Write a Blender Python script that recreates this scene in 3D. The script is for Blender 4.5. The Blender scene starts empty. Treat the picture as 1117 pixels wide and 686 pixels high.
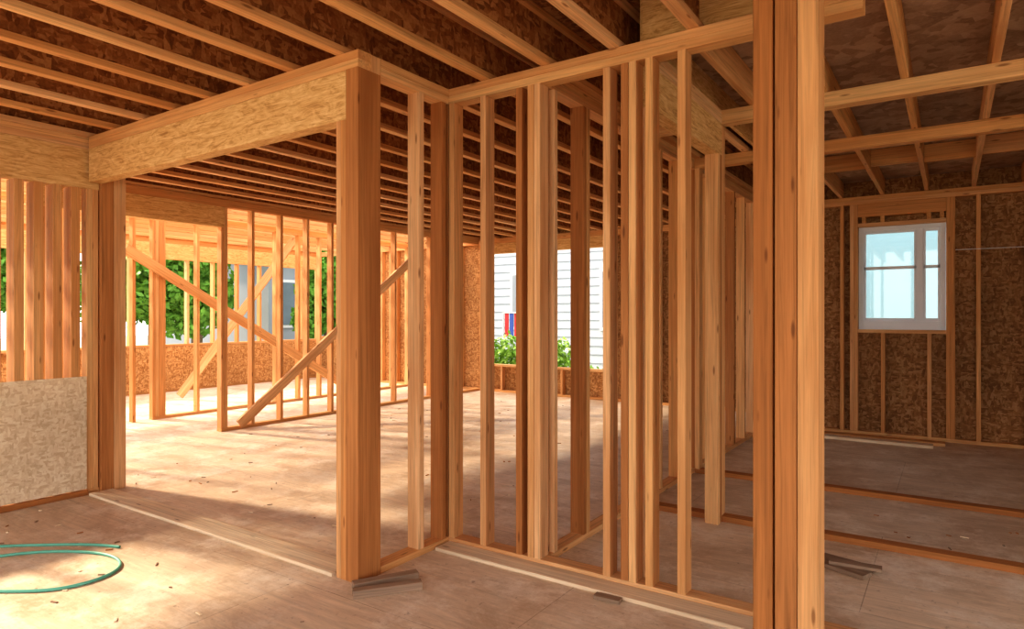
import bpy, math, random
from mathutils import Vector, Matrix
random.seed(7)
S = bpy.context.scene

# ------------------------------------------------------------------ materials
def new_mat(name):
    m = bpy.data.materials.new(name); m.use_nodes = True
    nt = m.node_tree; nt.nodes.clear()
    out = nt.nodes.new('ShaderNodeOutputMaterial')
    b = nt.nodes.new('ShaderNodeBsdfPrincipled')
    nt.links.new(b.outputs[0], out.inputs[0])
    b.inputs['Roughness'].default_value = 0.75
    b.inputs['Specular IOR Level'].default_value = 0.25
    return m, nt, b

def N(nt, t, **kw):
    n = nt.nodes.new(t)
    for k, v in kw.items():
        if hasattr(n, k): setattr(n, k, v)
        else: n.inputs[k].default_value = v
    return n

def mapping(nt, src, scale, loc=(0,0,0)):
    mp = nt.nodes.new('ShaderNodeMapping')
    mp.inputs['Scale'].default_value = scale
    mp.inputs['Location'].default_value = loc
    nt.links.new(src, mp.inputs['Vector'])
    return mp.outputs[0]

def noise(nt, vec, scale=1, detail=3, rough=0.55, dist=0):
    n = nt.nodes.new('ShaderNodeTexNoise')
    n.inputs['Scale'].default_value = scale
    n.inputs['Detail'].default_value = detail
    n.inputs['Roughness'].default_value = rough
    n.inputs['Distortion'].default_value = dist
    nt.links.new(vec, n.inputs['Vector'])
    return n.outputs['Fac']

def ramp(nt, fac, stops):
    r = nt.nodes.new('ShaderNodeValToRGB')
    els = r.color_ramp.elements
    while len(els) < len(stops): els.new(0.5)
    for e, (p, c) in zip(els, stops):
        e.position = p; e.color = (c[0], c[1], c[2], 1) if not isinstance(c, (int, float)) else (c, c, c, 1)
    nt.links.new(fac, r.inputs[0])
    return r.outputs[0]

def mixc(nt, fac, a, b, mode='MIX'):
    m = nt.nodes.new('ShaderNodeMix'); m.data_type = 'RGBA'; m.blend_type = mode
    if isinstance(fac, (int, float)): m.inputs[0].default_value = fac
    else: nt.links.new(fac, m.inputs[0])
    for i, v in ((6, a), (7, b)):
        if isinstance(v, tuple): m.inputs[i].default_value = (v[0], v[1], v[2], 1)
        else: nt.links.new(v, m.inputs[i])
    return m.outputs[2]

def wood_mat(name, tones, dark, knots=True):
    m, nt, b = new_mat(name)
    a = N(nt, 'ShaderNodeAttribute', attribute_name='gcoord').outputs['Vector']
    t = N(nt, 'ShaderNodeAttribute', attribute_name='tint').outputs['Fac']
    g = noise(nt, mapping(nt, a, (1.5, 60, 60)), 1, 5, 0.65, 0.8)
    big = noise(nt, mapping(nt, a, (0.9, 9, 9)), 1, 3, 0.55)
    n = len(tones)
    base = ramp(nt, t, [(i/(n-1), c) for i, c in enumerate(tones)])
    gr = ramp(nt, g, [(0.28, 0.55), (0.45, 0.86), (0.66, 1.10)])
    c = mixc(nt, 1.0, base, gr, 'MULTIPLY')
    c = mixc(nt, ramp(nt, big, [(0.42, 0.0), (0.72, 0.7)]), c, dark)
    if knots:
        v = N(nt, 'ShaderNodeTexVoronoi'); v.inputs['Scale'].default_value = 1
        nt.links.new(mapping(nt, a, (3.2, 15, 15)), v.inputs['Vector'])
        k = ramp(nt, v.outputs['Distance'], [(0.06, 0.75), (0.13, 0.0)])
        c = mixc(nt, k, c, (dark[0]*0.4, dark[1]*0.35, dark[2]*0.35))
    nt.links.new(c, b.inputs['Base Color'])
    bp = N(nt, 'ShaderNodeBump'); bp.inputs['Strength'].default_value = 0.3; bp.inputs['Distance'].default_value = 0.004
    nt.links.new(g, bp.inputs['Height']); nt.links.new(bp.outputs[0], b.inputs['Normal'])
    return m

def osb_mat(name, cols, sc=1.0, attr=False):
    m, nt, b = new_mat(name)
    a = N(nt, 'ShaderNodeAttribute', attribute_name='gcoord').outputs['Vector'] if attr else nt.nodes.new('ShaderNodeNewGeometry').outputs['Position']
    def flakes(scale, loc):
        w = nt.nodes.new('ShaderNodeTexVoronoi'); w.inputs['Scale'].default_value = sc
        nt.links.new(mapping(nt, a, scale, loc), w.inputs['Vector'])
        s = nt.nodes.new('ShaderNodeSeparateColor'); nt.links.new(w.outputs['Color'], s.inputs[0])
        return s.outputs[0]
    f1 = flakes((16, 16, 46), (0,0,0)); f2 = flakes((40, 40, 16), (3.3,1.7,5))
    sel = noise(nt, mapping(nt, a, (14*sc,14*sc,14*sc)), 1, 2)
    selr = ramp(nt, sel, [(0.48, 0.0), (0.52, 1.0)])
    f = mixc(nt, selr, f1, f2)
    f3 = noise(nt, mapping(nt, a, (60, 60, 60)), 1, 2)
    f = mixc(nt, 0.45, f, f3)
    c = ramp(nt, f, [(0.2, cols[0]), (0.48, cols[1]), (0.8, cols[2])])
    big = noise(nt, mapping(nt, a, (0.9,0.9,0.9)), 1, 3)
    c = mixc(nt, 1.0, c, ramp(nt, big, [(0.3, 0.8), (0.7, 1.15)]), 'MULTIPLY')
    nt.links.new(c, b.inputs['Base Color'])
    bp = N(nt, 'ShaderNodeBump'); bp.inputs['Strength'].default_value = 0.2; bp.inputs['Distance'].default_value = 0.003
    nt.links.new(f, bp.inputs['Height']); nt.links.new(bp.outputs[0], b.inputs['Normal'])
    return m

def strand_mat(name, cols):
    m, nt, b = new_mat(name)
    a = N(nt, 'ShaderNodeAttribute', attribute_name='gcoord').outputs['Vector']
    n1 = noise(nt, mapping(nt, a, (3.5, 70, 70)), 1, 5, 0.7, 1.5)
    n2 = noise(nt, mapping(nt, a, (5, 17, 17), (3, 2, 1)), 1, 4, 0.7, 2.5)
    f = mixc(nt, 0.5, n1, n2)
    c = ramp(nt, f, [(0.36, cols[0]), (0.48, cols[1]), (0.62, cols[2])])
    nt.links.new(c, b.inputs['Base Color'])
    bp = N(nt, 'ShaderNodeBump'); bp.inputs['Strength'].default_value = 0.25; bp.inputs['Distance'].default_value = 0.003
    nt.links.new(f, bp.inputs['Height']); nt.links.new(bp.outputs[0], b.inputs['Normal'])
    return m

TONES = [(0.84, 0.54, 0.26), (0.70, 0.36, 0.14), (0.80, 0.47, 0.22), (0.60, 0.27, 0.09), (0.84, 0.52, 0.28), (0.68, 0.34, 0.125)]
WOOD = wood_mat('douglas_fir', TONES, (0.53, 0.22, 0.07))
WOODD = wood_mat('douglas_fir_deep', [(0.54, 0.24, 0.085), (0.45, 0.18, 0.055), (0.52, 0.23, 0.085)], (0.33, 0.12, 0.035))
PALE = wood_mat('pale_floor_board', [(0.88, 0.74, 0.56), (0.84, 0.68, 0.49)], (0.64, 0.46, 0.30))
GREYW = wood_mat('weathered_board', [(0.40, 0.27, 0.19), (0.28, 0.19, 0.13)], (0.18, 0.12, 0.08), False)
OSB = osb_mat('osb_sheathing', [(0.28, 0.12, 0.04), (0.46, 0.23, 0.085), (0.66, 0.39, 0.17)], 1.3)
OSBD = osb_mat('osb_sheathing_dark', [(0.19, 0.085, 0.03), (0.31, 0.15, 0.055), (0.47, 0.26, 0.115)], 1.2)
OSBL = osb_mat('osb_sheathing_light', [(0.62, 0.47, 0.31), (0.74, 0.60, 0.42), (0.84, 0.73, 0.56)], sc=1.4)
LVL = strand_mat('laminated_strand_lumber', [(0.40, 0.20, 0.065), (0.66, 0.39, 0.155), (0.82, 0.57, 0.28)])
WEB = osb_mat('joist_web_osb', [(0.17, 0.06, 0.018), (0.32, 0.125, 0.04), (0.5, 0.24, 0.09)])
GREYPLY = osb_mat('roof_sheathing', [(0.28, 0.17, 0.11), (0.42, 0.28, 0.185), (0.54, 0.38, 0.26)], sc=0.35)

def floor_mat():
    m, nt, b = new_mat('plywood_subfloor')
    p = nt.nodes.new('ShaderNodeNewGeometry').outputs['Position']
    br = N(nt, 'ShaderNodeTexBrick')
    br.offset = 0.5
    br.inputs['Scale'].default_value = 1.0
    br.inputs['Brick Width'].default_value = 2.44
    br.inputs['Row Height'].default_value = 1.22
    br.inputs['Mortar Size'].default_value = 0.003
    br.inputs['Mortar Smooth'].default_value = 0.6
    br.inputs['Color1'].default_value = (0.76, 0.60, 0.45, 1)
    br.inputs['Color2'].default_value = (0.70, 0.56, 0.43, 1)
    br.inputs['Mortar'].default_value = (0.42, 0.30, 0.21, 1)
    nt.links.new(mapping(nt, p, (1,1,1), (0.35, 0.28, 0)), br.inputs['Vector'])
    gr = noise(nt, mapping(nt, p, (3, 34, 1)), 1, 5, 0.65, 1.2)
    c = mixc(nt, 1.0, br.outputs['Color'], ramp(nt, gr, [(0.3, 0.80), (0.7, 1.10)]), 'MULTIPLY')
    st = noise(nt, mapping(nt, p, (1.1, 1.6, 1)), 1, 8, 0.75, 0.8)
    c = mixc(nt, ramp(nt, st, [(0.46, 0.0), (0.66, 0.8)]), c, (0.45, 0.30, 0.19))
    st2 = noise(nt, mapping(nt, p, (2.3, 2.3, 1), (7,3,0)), 1, 10, 0.8)
    c = mixc(nt, ramp(nt, st2, [(0.49, 0.0), (0.66, 0.85)]), c, (0.90, 0.81, 0.71))
    sp = noise(nt, mapping(nt, p, (22, 22, 1)), 1, 5, 0.7)
    c = mixc(nt, ramp(nt, sp, [(0.61, 0.0), (0.70, 0.7)]), c, (0.26, 0.17, 0.12))
    nt.links.new(c, b.inputs['Base Color'])
    b.inputs['Roughness'].default_value = 0.5
    bp = N(nt, 'ShaderNodeBump'); bp.inputs['Strength'].default_value = 0.25; bp.inputs['Distance'].default_value = 0.004
    nt.links.new(st2, bp.inputs['Height']); nt.links.new(bp.outputs[0], b.inputs['Normal'])
    return m
FLOOR = floor_mat()

def plain(name, col, rough=0.6, nscale=8, var=0.15):
    m, nt, b = new_mat(name)
    p = nt.nodes.new('ShaderNodeNewGeometry').outputs['Position']
    n = noise(nt, p, nscale, 4)
    c = mixc(nt, 1.0, (col[0], col[1], col[2]), ramp(nt, n, [(0.3, 1-var), (0.7, 1+var)]), 'MULTIPLY')
    nt.links.new(c, b.inputs['Base Color']); b.inputs['Roughness'].default_value = rough
    return m
WHITE = plain('white_vinyl', (0.80, 0.83, 0.88), 0.4, 5, 0.02)
SIDING = plain('white_siding', (0.46, 0.51, 0.58), 0.7, 2, 0.04)
GSIDING = plain('grey_siding', (0.26, 0.29, 0.34), 0.7, 2, 0.04)
ROOF = plain('roof_shingles', (0.10, 0.09, 0.09), 0.9, 20, 0.3)
TRIM = plain('white_trim', (0.6, 0.62, 0.66), 0.6, 2, 0.04)
DARKGLASS = plain('dark_glass', (0.12, 0.16, 0.2), 0.25, 2, 0.1)  # dark window panes of the grey neighbor house
GRASS = plain('dry_ground', (0.34, 0.33, 0.25), 0.95, 3, 0.3)
LEAF = plain('green_leaves', (0.12, 0.28, 0.04), 0.6, 6, 0.5)
LEAF2 = plain('bush_leaves', (0.20, 0.36, 0.05), 0.6, 9, 0.5)
BARK = plain('tree_bark', (0.16, 0.11, 0.08), 0.9, 12, 0.4)
HOSE = plain('green_hose_rubber', (0.14, 0.46, 0.36), 0.4, 3, 0.1)
RED = plain('red_cloth', (0.5, 0.04, 0.05), 0.8, 4, 0.2)
BLUE = plain('blue_cloth', (0.05, 0.10, 0.4), 0.8, 4, 0.2)
STRING = plain('white_cord', (0.8, 0.8, 0.78), 0.7, 3, 0.05)
def glass():
    m = bpy.data.materials.new('window_glass'); m.use_nodes = True
    nt = m.node_tree; nt.nodes.clear()
    out = nt.nodes.new('ShaderNodeOutputMaterial')
    t = nt.nodes.new('ShaderNodeBsdfTransparent'); t.inputs[0].default_value = (0.78, 0.92, 0.97, 1)
    g = nt.nodes.new('ShaderNodeBsdfGlossy'); g.inputs['Roughness'].default_value = 0.03
    mx = nt.nodes.new('ShaderNodeMixShader'); mx.inputs[0].default_value = 0.08
    nt.links.new(t.outputs[0], mx.inputs[1]); nt.links.new(g.outputs[0], mx.inputs[2]); nt.links.new(mx.outputs[0], out.inputs[0])
    return m
GLASS = glass()

# ------------------------------------------------------------------ mesh builder
class MB:
    def __init__(s, name):
        s.name = name; s.v = []; s.f = []; s.mi = []; s.g = []; s.t = []; s.mats = []
    def mat(s, m):
        if m not in s.mats: s.mats.append(m)
        return s.mats.index(m)
    def prism(s, o, ax, bx, cx, L, W, D, m, ch=0.0025):
        base = len(s.v); hw, hd = W/2, D/2; ch = min(ch, hw*0.4, hd*0.4)
        ring = [(hw-ch, hd), (-hw+ch, hd), (-hw, hd-ch), (-hw, -hd+ch), (-hw+ch, -hd), (hw-ch, -hd), (hw, -hd+ch), (hw, hd-ch)]
        r = (random.uniform(0, 50), random.uniform(0, 50), random.uniform(0, 50)); t = random.random()
        for u in (0, L):
            for (a, b) in ring:
                s.v.append(o + ax*u + bx*a + cx*b)
                s.g.append((u + r[0], a + r[1], b + r[2])); s.t.append(t)
        k = s.mat(m)
        for i in range(8):
            j = (i+1) % 8
            s.f.append((base+i, base+8+i, base+8+j, base+j)); s.mi.append(k)
        s.f.append(tuple(base+i for i in range(8))); s.mi.append(k)
        s.f.append(tuple(base+8+i for i in reversed(range(8)))); s.mi.append(k)
    def box(s, x0, x1, y0, y1, z0, z1, m=None, ch=0.0025):
        m = m or WOOD
        d = (x1-x0, y1-y0, z1-z0); i = d.index(max(d))
        c = Vector(((x0+x1)/2, (y0+y1)/2, (z0+z1)/2))
        E = [Vector((1,0,0)), Vector((0,1,0)), Vector((0,0,1))]
        j, k = [q for q in range(3) if q != i]
        if i == 1: j, k = k, j
        s.prism(c - E[i]*d[i]/2, E[i], E[j], E[k], d[i], d[j], d[k], m, ch)
        return s
    def beam(s, p0, p1, W, D, m=None, side=(0,0,1)):
        p0 = Vector(p0); p1 = Vector(p1); ax = (p1-p0); L = ax.length; ax.normalize()
        bx = Vector(side).cross(ax).normalized(); cx = ax.cross(bx)
        s.prism(p0, ax, bx, cx, L, W, D, m or WOOD)
        return s
    def done(s, parent=None):
        me = bpy.data.meshes.new(s.name)
        xs = [v[0] for v in s.v]; ys = [v[1] for v in s.v]; zs = [v[2] for v in s.v]
        o = Vector(((min(xs)+max(xs))/2, (min(ys)+max(ys))/2, min(zs)))
        me.from_pydata([tuple(Vector(v)-o) for v in s.v], [], s.f)
        for m in s.mats: me.materials.append(m)
        me.polygons.foreach_set('material_index', s.mi)
        a = me.attributes.new('gcoord', 'FLOAT_VECTOR', 'POINT')
        a.data.foreach_set('vector', [c for g in s.g for c in g])
        b = me.attributes.new('tint', 'FLOAT', 'POINT'); b.data.foreach_set('value', s.t)
        import bmesh
        bm = bmesh.new(); bm.from_mesh(me); bmesh.ops.recalc_face_normals(bm, faces=bm.faces); bm.to_mesh(me); bm.free()
        me.update()
        ob = bpy.data.objects.new(s.name, me); S.collection.objects.link(ob); ob.location = o
        if parent: ob.parent = parent
        return ob

T = 0.04
PT, PB = 2.72, 2.63
SOLE = 0.038

def frange(a, b, st):
    r = []
    while a <= b + 1e-6: r.append(a); a += st
    return r

# ------------------------------------------------------------------ floor
fl = MB('floor'); fl.box(-12.2, 3.6, -3.5, 9.9, -0.25, 0.0, FLOOR, 0.0); fl.done()
gd = MB('ground'); gd.box(-60, 40, -30, 60, -0.6, -0.5, GRASS, 0.0); gd.done()
fd = MB('foundation'); fd.box(-12.1, 3.5, -3.4, 9.8, -0.5, -0.25, plain('concrete', (0.5,0.5,0.48)), 0.0); fd.done()

# ------------------------------------------------------------------ stub partition with corner
w = MB('wall_stub')
X0, X1 = -2.585, -2.495
w.box(X0, X1, 2.462, 3.018, 0, SOLE)
w.box(X0, X1, 2.462, 3.018, PB, PB+0.045); w.box(X0, X1, 2.462, 3.11, PB+0.0455, PT)
w.box(X0, X1, 2.760, 2.802, SOLE, PB)
w.box(X0, X1, 2.958, 2.996, SOLE, PB, WOODD)
w.done()
p = MB('timber_post')
p.box(X0, X1, 2.30, 2.461, 0, PB, WOODD)
p.box(-2.624, -2.586, 2.302, 2.39, 0, 2.375); p.box(-2.663, -2.625, 2.304, 2.392, 0, 2.375)
p.done()

w = MB('wall_center')
Y0, Y1 = 3.02, 3.11
w.box(X0, -0.30, Y0, Y1, 0, SOLE)
w.box(X0, -0.30, Y0, Y1, PB, PB+0.045); w.box(-2.494, -0.30, Y0, Y1, PB+0.0455, PT)
for x, m in ((-2.585, WOOD), (-2.543, WOODD), (-2.495, WOOD), (-2.26, WOOD), (-2.012, WOODD), (-1.935, WOOD), (-1.893, WOOD),
             (-1.477, WOOD), (-1.378, WOODD), (-1.336, WOOD), (-1.248, WOOD), (-1.085, WOOD)):
    w.box(x, x+T, Y0, Y1, SOLE, PB, m)
w.done()

w = MB('wall_corridor')
A0, A1 = -1.93, -1.84
w.box(A0, A1, 3.112, 9.40, 0, SOLE); w.box(A0, A1, 3.112, 9.40, PB, PB+0.045); w.box(A0, A1, 3.112, 9.40, PB+0.0455, PT)
for i, y in enumerate([3.15, 3.50, 3.547] + frange(3.95, 9.3, 0.406)):
    w.box(A0, A1, y, y+T, SOLE, PB, WOODD if i % 3 == 1 else WOOD)
for y in (4.40, 5.66, 8.3): w.box(A0, A1, y, y+T, SOLE, PB)
w.done()

w = MB('wall_closet')
w.box(-1.345, -1.255, 3.112, 4.339, 2.42, PB, LVL)
w.box(-1.345, -1.255, 3.112, 4.339, PB+0.0005, PB+0.045); w.box(-1.345, -1.255, 3.112, 4.339, PB+0.0455, PT)
w.box(-1.345, -1.255, 4.262, 4.30, 0, 2.42); w.box(-1.345, -1.255, 4.301, 4.339, 0, 2.42, WOODD)
w.box(-1.345, -1.255, 3.112, 3.15, 0.0, 2.42)
w.done()

for nm, ya, xs in (('wall_side', 4.342, (-1.30, -1.80)), ('wall_side_room', 5.55, (-1.838,))):
    w = MB(nm)
    w.box(-1.838, 3.10, ya, ya+0.089, 0, SOLE, WOODD)
    w.box(-1.838, 3.10, ya, ya+0.089, PB, PT, WOOD)
    for x in xs: w.box(x, x+T, ya, ya+0.089, SOLE, PB)
    for x in (2.2, 2.6, 3.06): w.box(x, x+T, ya, ya+0.089, SOLE, PB)
    w.done()

p = MB('timber_post')
p.box(-0.625, -0.553, 2.565, 2.70, 0, PT, WOODD)
p.box(-0.543, -0.468, 2.55, 2.69, 0, PT, WOODD)
p.box(-0.466, -0.395, 2.553, 2.69, 0, PT, WOOD)
p.done()

# ------------------------------------------------------------------ main header and left wall
h = MB('header_beam'); h.box(-5.43, -2.586, 2.302, 2.392, 2.376, PB-0.001, LVL)
h.box(-5.43, -2.496, 2.302, 2.392, PB+.0005, PB+0.045); h.box(-5.43, -2.496, 2.302, 2.392, PB+0.0455, PT)
h.box(-2.584, -2.496, 2.393, 2.461, PB+.0005, PT-0.001); h.done()

w = MB('wall_left')
B0, B1 = -5.55, -5.46
w.box(B0, B1, -2.5, 2.385, 0, SOLE)
w.box(B0, B1, -2.5, 2.385, 2.33, 2.629, LVL)
w.box(B0, B1, -2.5, 2.385, PB, PB+0.045); w.box(B0, B1, -2.5, 2.385, PB+0.0455, PT)
for y in (2.30, 2.341): w.box(B0, B1, y, y+0.04, SOLE, 2.33, WOOD)
for y in (2.195, 2.075, 1.955, 1.835, 1.70): w.box(B0-0.05, B1, y, y+0.06, SOLE, 2.33, WOOD)
for y in frange(-2.5, 1.3, 0.61): w.box(B0, B1, y, y+0.04, SOLE, 2.33)
w.box(-5.458, -5.447, -2.5, 2.295, 0.045, 0.90, OSBL, 0.0)
w.box(-5.458, -5.43, -2.5, 2.295, 0.0, 0.04, WOODD)
w.done()
p = MB('timber_post'); p.box(-5.55, -5.43, 2.39, 2.48, 0, PB, WOODD); p.box(-5.55, -5.43, 2.482, 2.57, 0, PB, WOOD); p.done()

# ------------------------------------------------------------------ far left rooms
w = MB('wall_den')
C0, C1 = -7.15, -7.06
w.box(C0, C1, 4.40, 9.40, 0, SOLE); w.box(C0, C1, 2.60, 9.40, PB, PT)
w.box(C0, C1, 2.60, 4.44, 2.39, 2.629, LVL)
for y in [2.60, 4.40, 4.442]+frange(4.80, 9.3, 0.41): w.box(C0, C1, y, y+T, 0 if y < 3 else SOLE, 2.39 if y < 4.43 else PB)
w.done()
b = MB('diagonal_brace'); b.beam((-7.035, 4.62, 0.06), (-7.035, 7.6, 2.22), 0.038, 0.12, WOOD); b.done()

w = MB('wall_nook')
D0, D1 = -8.69, -8.60
w.box(D0, D1, 4.40, 9.40, 0, SOLE); w.box(D0, D1, 2.6, 9.40, PB, PT)
w.box(D0, D1, 4.40, 4.44, SOLE, PB); w.box(D0, D1, 4.441, 4.48, SOLE, PB); w.box(D0-0.05, D1, 4.482, 4.57, SOLE, PB, WOOD)
w.box(D0, D1, 2.6, 2.64, 0, PB)
for y in frange(3.35, 4.2, 0.4)+frange(5.0, 9.3, 0.42): w.box(D0, D1, y, y+T, 0 if y < 4.3 else SOLE, PB)
w.done()
b = MB('diagonal_brace'); b.beam((-8.575, 4.05, 2.20), (-8.575, 7.6, 0.17), 0.038, 0.13, WOOD); b.done()
b = MB('diagonal_brace'); b.beam((-10.3, 5.7, 0.06), (-8.76, 6.75, 2.6), 0.038, 0.12, WOOD); b.done()

w = MB('wall_far_left')
w.box(-11.60, -11.50, 1.0, 9.40, 0, SOLE); w.box(-11.60, -11.50, 1.0, 9.40, 0.80, 0.84)
w.box(-11.60, -11.50, 1.0, 9.40, PB, PT); w.box(-11.60, -11.50, 1.0, 9.40, 2.35, PB-0.001, LVL)
for i, y in enumerate(frange(1.0, 9.3, 0.5)):
    w.box(-11.60, -11.50, y, y+T, SOLE, 0.80)
    w.box(-11.60, -11.50, y, y+T, 0.84, 2.35)
w.box(-11.613, -11.601, 1.0, 9.40, -0.1, 0.80, OSB, 0.0)
w.box(-11.48, -11.468, 5.0, 9.40, 0.04, 0.80, OSB, 0.0)
w.done()

w = MB('wall_back')
E0, E1 = 9.42, 9.51
w.box(-11.60, -1.85, E0, E1, 0, SOLE); w.box(-11.60, -1.85, E0, E1, PB, PT)
w.box(-7.0, -4.5, E0, E1, 2.45, 2.629, LVL); w.box(-6.98, -4.5, E0, E1, 0.45, 0.49)
for x in frange(-11.58, -7.3, 0.406)+[-7.06, -7.02]: w.box(x, x+T, E0, E1, SOLE, 2.45 if x > -7.03 else PB)
for x in frange(-6.6, -4.7, 0.406): w.box(x, x+T, E0, E1, SOLE, 0.45)
for x in [-4.54, -4.495]+frange(-4.1, -1.9, 0.406): w.box(x, x+T, E0, E1, SOLE, 2.45 if x < -4.51 else PB)
w.box(-11.60, -9.9, E1+0.001, E1+0.013, -0.1, 0.9, OSB, 0)
w.box(-9.9, -7.0, E1+0.001, E1+0.013, -0.1, 2.99, OSB, 0)
w.box(-7.0, -4.5, E1+0.001, E1+0.013, -0.1, 0.47, OSB, 0); w.box(-7.0, -4.5, E1+0.001, E1+0.013, 2.63, 2.99, OSB, 0)
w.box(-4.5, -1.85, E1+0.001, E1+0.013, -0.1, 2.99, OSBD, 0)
w.done()

# ------------------------------------------------------------------ right room exterior wall with window
w = MB('wall_right_back')
F0, F1 = 8.40, 8.49
w.box(-1.838, 3.10, F0, F1, 0, SOLE); w.box(-1.838, 3.10, F0, F1, PB, PB+0.045); w.box(-1.838, 3.10, F0, F1, PB+0.0455, PT)
wx0, wx1, wz0, wz1 = -0.885, -0.045, 1.20, 2.37
w.box(wx0, wx1, F0, F1, wz0-0.04, wz0); w.box(wx0, wx1, F0, F1, wz1, wz1+0.04)
w.box(wx0, wx1, F0, F1, 2.48, 2.629, WOOD)
for x in (-0.845, -0.66, -0.22, -0.10): w.box(x, x+T, F0, F1, wz1+0.04, 2.48)
for x in (-0.655, -0.215): w.box(x, x+T, F0, F1, SOLE, wz0-0.04)
for x in (-1.80, -1.45, -1.07, wx0-T-0.001, wx0-2*T-0.002, wx1+0.001, wx1+T+0.002, 0.22, 0.63, 1.04, 1.45, 1.86, 2.27, 2.68, 3.06): w.box(x, x+T, F0, F1, SOLE, PB)
g0, g1 = F1+0.001, F1+0.013
TOP = 2.905
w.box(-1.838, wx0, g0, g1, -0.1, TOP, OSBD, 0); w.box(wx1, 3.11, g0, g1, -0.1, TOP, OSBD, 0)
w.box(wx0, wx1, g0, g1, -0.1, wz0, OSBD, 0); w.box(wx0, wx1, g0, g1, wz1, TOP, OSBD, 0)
w.done()
w = MB('unseen_wall_right')  # unseen wall beyond the frame, added to keep the right room dim
w.box(3.11, 3.20, -2.5, 8.49, 0, SOLE); w.box(3.11, 3.20, -2.5, 8.49, PB, PT)
for y in frange(-2.5, 8.4, 0.406): w.box(3.11, 3.20, y, y+T, SOLE, PB)
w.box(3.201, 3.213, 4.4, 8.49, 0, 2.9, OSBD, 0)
w.done()

wi = bpy.data.objects.new('window_1', None); S.collection.objects.link(wi); wi.location = ((wx0+wx1)/2, F1, wz0)
def part(mb):
    o = mb.done(); o.parent = wi; o.matrix_parent_inverse = Matrix.Translation(-Vector(wi.location)); return o
fr = MB('frame'); y0, y1 = F1-0.03, F1+0.05
fr.box(wx0+.002, wx0+0.05, y0, y1, wz0+.002, wz1-.002, WHITE); fr.box(wx1-0.05, wx1-.002, y0, y1, wz0+.002, wz1-.002, WHITE)
fr.box(wx0+0.05, wx1-0.05, y0, y1, wz1-0.05, wz1-.002, WHITE); fr.box(wx0+0.05, wx1-0.05, y0-0.015, y1, wz0+.002, wz0+0.10, WHITE)
part(fr)
sa = MB('sash'); mx = -0.285
sa.box(mx-0.03, mx+0.03, y0+0.01, y1-0.01, wz0+0.10, wz1-0.05, WHITE)
for (a, c) in ((wx0+0.05, mx-0.03), (mx+0.03, wx1-0.05)):
    sa.box(a, c, y0+0.02, y1-0.02, 1.88, 1.915, WHITE)
    sa.box(a, a+0.025, y0+0.02, y1-0.02, wz0+0.10, wz1-0.05, WHITE); sa.box(c-0.025, c, y0+0.02, y1-0.02, wz0+0.10, wz1-0.05, WHITE)
    sa.box(a+0.025, c-0.025, y0+0.02, y1-0.02, wz0+0.10, wz0+0.13, WHITE); sa.box(a+0.025, c-0.025, y0+0.02, y1-0.02, wz1-0.08, wz1-0.05, WHITE)
part(sa)
gl = MB('glass_pane'); gl.box(wx0+0.05, wx1-0.05, F1+0.008, F1+0.012, wz0+0.10, wz1-0.05, GLASS, 0); part(gl)

# ------------------------------------------------------------------ ceilings
cj = MB('ceiling_joists')
def ijoist(x, ya, yb):
    z = PT+0.001
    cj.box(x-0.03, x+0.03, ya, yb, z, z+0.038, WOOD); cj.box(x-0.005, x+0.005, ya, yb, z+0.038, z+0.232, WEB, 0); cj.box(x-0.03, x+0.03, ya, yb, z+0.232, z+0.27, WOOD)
xs = frange(-7.10, -1.35, 0.406)
for x in xs: ijoist(x, -2.5, 9.5)
for x in frange(xs[-1]+0.406, 3.2, 0.406): ijoist(x, -2.5, 3.10)
cj.done()
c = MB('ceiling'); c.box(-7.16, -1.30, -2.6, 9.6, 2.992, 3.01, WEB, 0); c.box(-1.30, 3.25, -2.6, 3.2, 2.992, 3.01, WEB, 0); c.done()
rj = MB('rafters')
rx = frange(-1.08, 3.2, 0.42)
for x in rx: rj.box(x, x+T, 3.14, 8.49, PT+0.001, PT+0.185, WOOD)
for i, x in enumerate(rx[:-1]): 
    yb = 6.9 if i % 2 else 6.97
    rj.box(x+T, x+0.42, yb, yb+0.038, PT+0.03, PT+0.185, WOOD)
rj.box(-1.30, 3.2, 3.112, 3.139, PT+0.001, 2.99, LVL)  # this rim and the next are added to stop sun leaking between ceiling levels
rj.box(-1.325, -1.297, 3.14, 8.6, PT+0.001, 2.99, LVL)
rj.done()
c = MB('ceiling_right'); c.box(-1.295, 3.25, 3.14, 8.6, PT+0.187, PT+0.20, GREYPLY, 0); c.done()
rj = MB('open_rafters')
for x in frange(-11.5, -7.3, 0.5): rj.box(x, x+T, 1.0, 9.5, PT+0.001, PT+0.14, WOOD)
rj.done()

# ------------------------------------------------------------------ floor boards / scraps
for nm, bx, m in (('floor_plank', (-5.40, -2.68, 2.29, 2.46, 0, 0.02), PALE), ('floor_plank', (-2.48, -0.64, 2.88, 3.015, 0, 0.02), PALE),
                  ('floor_plank', (-1.80, -0.05, 8.10, 8.24, 0, 0.03), WOOD), ('floor_plank', (-1.6, -0.15, 7.9, 8.04, 0, 0.03), PALE)):
    q = MB(nm); q.box(*bx, m); q.done()
q = MB('lumber_scrap'); q.beam((-2.40, 2.18, 0.02), (-2.20, 2.45, 0.02), 0.05, 0.038, GREYW); q.done()
q = MB('lumber_scrap'); q.beam((-2.465, 2.24, 0.02), (-2.30, 2.53, 0.02), 0.055, 0.038, GREYW); q.done()
q = MB('lumber_scrap'); q.beam((-1.43, 2.84, 0.010), (-1.30, 2.85, 0.010), 0.05, 0.018, GREYW); q.done()
q = MB('lumber_scrap')
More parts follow.
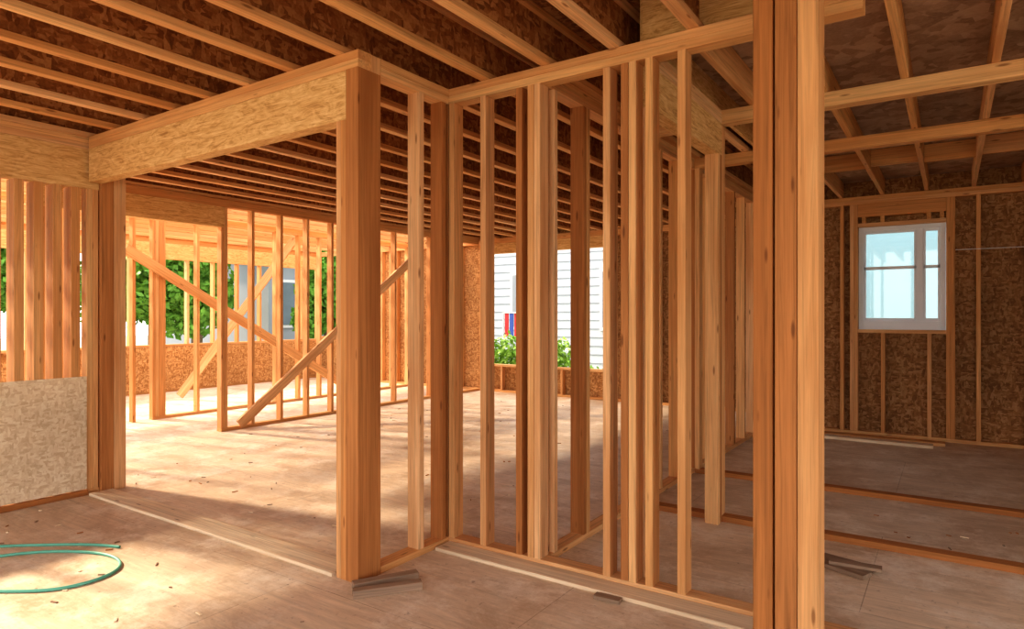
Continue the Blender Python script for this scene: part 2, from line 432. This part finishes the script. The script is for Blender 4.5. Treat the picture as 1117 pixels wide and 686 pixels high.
q.beam((-0.62, 3.93, 0.012), (-0.36, 3.83, 0.012), 0.09, 0.022, GREYW); q.beam((-0.60, 4.02, 0.010), (-0.33, 3.95, 0.010), 0.07, 0.02, GREYW); q.beam((-0.55, 3.90, 0.032), (-0.30, 3.92, 0.032), 0.06, 0.018, GREYW)
q.done()
def debris(n, xa, xb, ya, yb, name='wood_debris'):
    q = MB(name)
    for i in range(n):
        x = random.uniform(xa, xb); y = random.uniform(ya, yb)
        a = random.uniform(0, 3.14); L = random.uniform(0.008, 0.045)
        q.beam((x, y, 0.003), (x+L*math.cos(a), y+L*math.sin(a), 0.003), random.uniform(0.005, 0.014), 0.005, random.choice([GREYW, PALE, WOODD]))
    q.done()
debris(130, -6.9, -2.75, 2.65, 9.2); debris(60, -5.3, -0.8, 0.7, 2.1); debris(40, -1.1, 2.9, 4.5, 5.45)

def tube(name, pts, r, mat):
    cu = bpy.data.curves.new(name, 'CURVE'); cu.dimensions = '3D'; cu.bevel_depth = r; cu.bevel_resolution = 4; cu.resolution_u = 16
    sp = cu.splines.new('NURBS'); sp.points.add(len(pts)-1); sp.use_endpoint_u = True; sp.order_u = 4
    for q_, c_ in zip(sp.points, pts): q_.co = (c_[0], c_[1], c_[2], 1)
    cu.materials.append(mat)
    ob = bpy.data.objects.new(name, cu); S.collection.objects.link(ob)
    return ob
hz = 0.008
tube('garden_hose', [(x, y, hz) for x, y in ((-4.04,1.877),(-4.2,1.83),(-4.4,1.68),(-4.7,1.45),(-5.0,1.1),(-4.95,0.7),(-4.6,0.75),(-4.55,1.2),(-4.42,1.52),(-4.2,1.70),(-3.95,1.80),(-3.72,1.76),(-3.62,1.6),(-3.66,1.40),(-3.85,1.27),(-4.1,1.1),(-4.4,0.7),(-4.3,0.2),(-3.9,-0.5))], 0.008, HOSE)
tube('string_line', [(0.04, 8.396, 2.06), (1.0, 8.396, 2.055), (2.0, 8.396, 2.07), (3.06, 8.396, 2.06)], 0.004, STRING)

# ------------------------------------------------------------------ outside
hs = MB('neighbor_house')
hs.box(-13.0, 3.0, 17.0, 24.0, -0.5, 6.0, SIDING, 0)
for z in frange(-0.3, 5.9, 0.25): hs.box(-13.0, 3.0, 16.985, 17.0, z, z+0.015, GSIDING, 0)
for x in (-8.3, -5.6, -11.4):
    hs.box(x-0.08, x+1.08, 16.93, 17.0, 0.9, 2.7, TRIM); hs.box(x, x+1.0, 16.92, 16.931, 1.0, 2.6, GSIDING)
hs.done()
hs = MB('neighbor_house')
hs.box(-1.5, 7.0, 13.5, 16.5, -0.5, 6.0, plain('pale_blue_siding', (0.40, 0.49, 0.55), 0.6, 2, 0.04), 0)
hs.box(-1.6, 7.1, 13.42, 13.5, 3.2, 3.4, TRIM, 0)
hs.done()
hs = MB('neighbor_house')
hs.box(-27.0, -19.5, 13.9, 24.0, -0.5, 3.4, GSIDING, 0)
hs.box(-27.3, -19.1, 13.6, 24.3, 3.4, 3.6, TRIM)
hs.beam((-19.1, 13.5, 3.65), (-19.1, 24.3, 3.65), 0.1, 0.1, ROOF)
for i in range(7): hs.box(-27.3+0.55*i, -19.1-0.55*i, 13.6, 24.3, 3.6+0.28*i, 3.88+0.28*i, ROOF)
for y in (14.3, 15.8, 17.3, 19.0, 21.0):
    hs.box(-19.5, -19.44, y-0.08, y+0.98, 0.9, 2.6, TRIM); hs.box(-19.44, -19.42, y, y+0.9, 1.0, 2.5, DARKGLASS)
hs.done()
def leaves(mb, c, r, n, size, mat):
    k = mb.mat(mat)
    for i in range(n):
        d = Vector((random.gauss(0,1), random.gauss(0,1), random.gauss(0,1))).normalized() * random.random()**0.4
        p_ = Vector((c[0]+d.x*r[0], c[1]+d.y*r[1], c[2]+d.z*r[2]))
        a = Vector((random.uniform(-1,1), random.uniform(-1,1), random.uniform(-1,1))).normalized()
        b_ = a.orthogonal().normalized(); s_ = size*random.uniform(0.6, 1.3); n0 = len(mb.v)
        for q_ in (-a*s_, b_*s_*0.5, a*s_, -b_*s_*0.5):
            mb.v.append(p_+q_); mb.g.append((0,0,0)); mb.t.append(0.5)
        mb.f.append((n0, n0+1, n0+2, n0+3)); mb.mi.append(k)
def tree(x, y, h, r):
    t = MB('tree')
    t.beam((x, y, -0.5), (x+0.1, y, h*0.6), 0.25, 0.25, BARK)
    for i in range(5):
        a = i*1.3; t.beam((x+0.05, y, h*0.3+0.2*i), (x+r*0.7*math.cos(a), y+r*0.7*math.sin(a), h*0.55+0.3*i), 0.09, 0.09, BARK)
    for i in range(9):
        a = i*0.95; leaves(t, (x+r*0.55*math.cos(a), y+r*0.55*math.sin(a), h*0.52+random.uniform(-0.3,0.34)*h), (r*0.6, r*0.6, r*0.6), 1000, 0.12, LEAF)
    t.done()
tree(-17.5, 9.0, 5.4, 1.8); tree(-20.5, 11.9, 5.4, 1.0); tree(-16.4, 13.9, 4.0, 1.0); tree(-18.5, 5.6, 5.0, 1.5)
bu = MB('garden_bush')
for i in range(5): leaves(bu, (-8.9+0.4*i, 12.5+0.1*i, 0.25+0.12*(i%2)), (0.45, 0.45, 0.6), 600, 0.06, LEAF2)
bu.beam((-8.1, 12.6, -0.5), (-8.1, 12.6, 0.2), 0.08, 0.08, BARK); bu.done()
bt = MB('garden_bush')
for i in range(6): leaves(bt, (-6.6+0.4*i, 13.2, -0.25), (0.4, 0.4, 0.5), 400, 0.06, LEAF2)
bt.beam((-5.6, 13.2, -0.5), (-5.6, 13.2, 0.0), 0.08, 0.08, BARK); bt.done()
cl = MB('clothes_rack')
cl.box(-9.75, -9.71, 14.0, 14.04, -0.5, 1.4, TRIM); cl.box(-8.95, -8.91, 14.0, 14.04, -0.5, 1.4, TRIM); cl.box(-9.75, -8.91, 14.0, 14.04, 1.4, 1.43, TRIM)
for i in range(5): cl.box(-9.68+0.15*i, -9.56+0.15*i, 14.01, 14.03, 0.8, 1.4, (RED, BLUE, RED, TRIM, RED)[i])
cl.done()

# ------------------------------------------------------------------ light
wd = bpy.data.worlds.new('World'); S.world = wd; wd.use_nodes = True
nt = wd.node_tree; bg = nt.nodes['Background']
bg.inputs[0].default_value = (1.0, 0.97, 0.92, 1); bg.inputs[1].default_value = 2.5
sd = bpy.data.lights.new('sun', 'SUN'); sd.energy = 8.5; sd.angle = math.radians(4.0); sd.color = (1.0, 0.80, 0.56)
so = bpy.data.objects.new('sun', sd); S.collection.objects.link(so)
so.rotation_euler = Vector((0.80, 0.16, -0.52)).to_track_quat('-Z', 'Y').to_euler(); so.location = (-20, -4, 15)

cam = bpy.data.cameras.new('camera'); cam.sensor_width = 36; cam.lens = 710/1117*36
co = bpy.data.objects.new('camera', cam); S.collection.objects.link(co)
co.location = (0, 0, 1.37); co.rotation_euler = (math.radians(90), 0, math.radians(34)); S.camera = co
cam.clip_start = 0.05
S.view_settings.view_transform = 'Standard'
try: S.view_settings.look = 'Medium High Contrast'
except Exception: pass
S.view_settings.exposure = 0.12
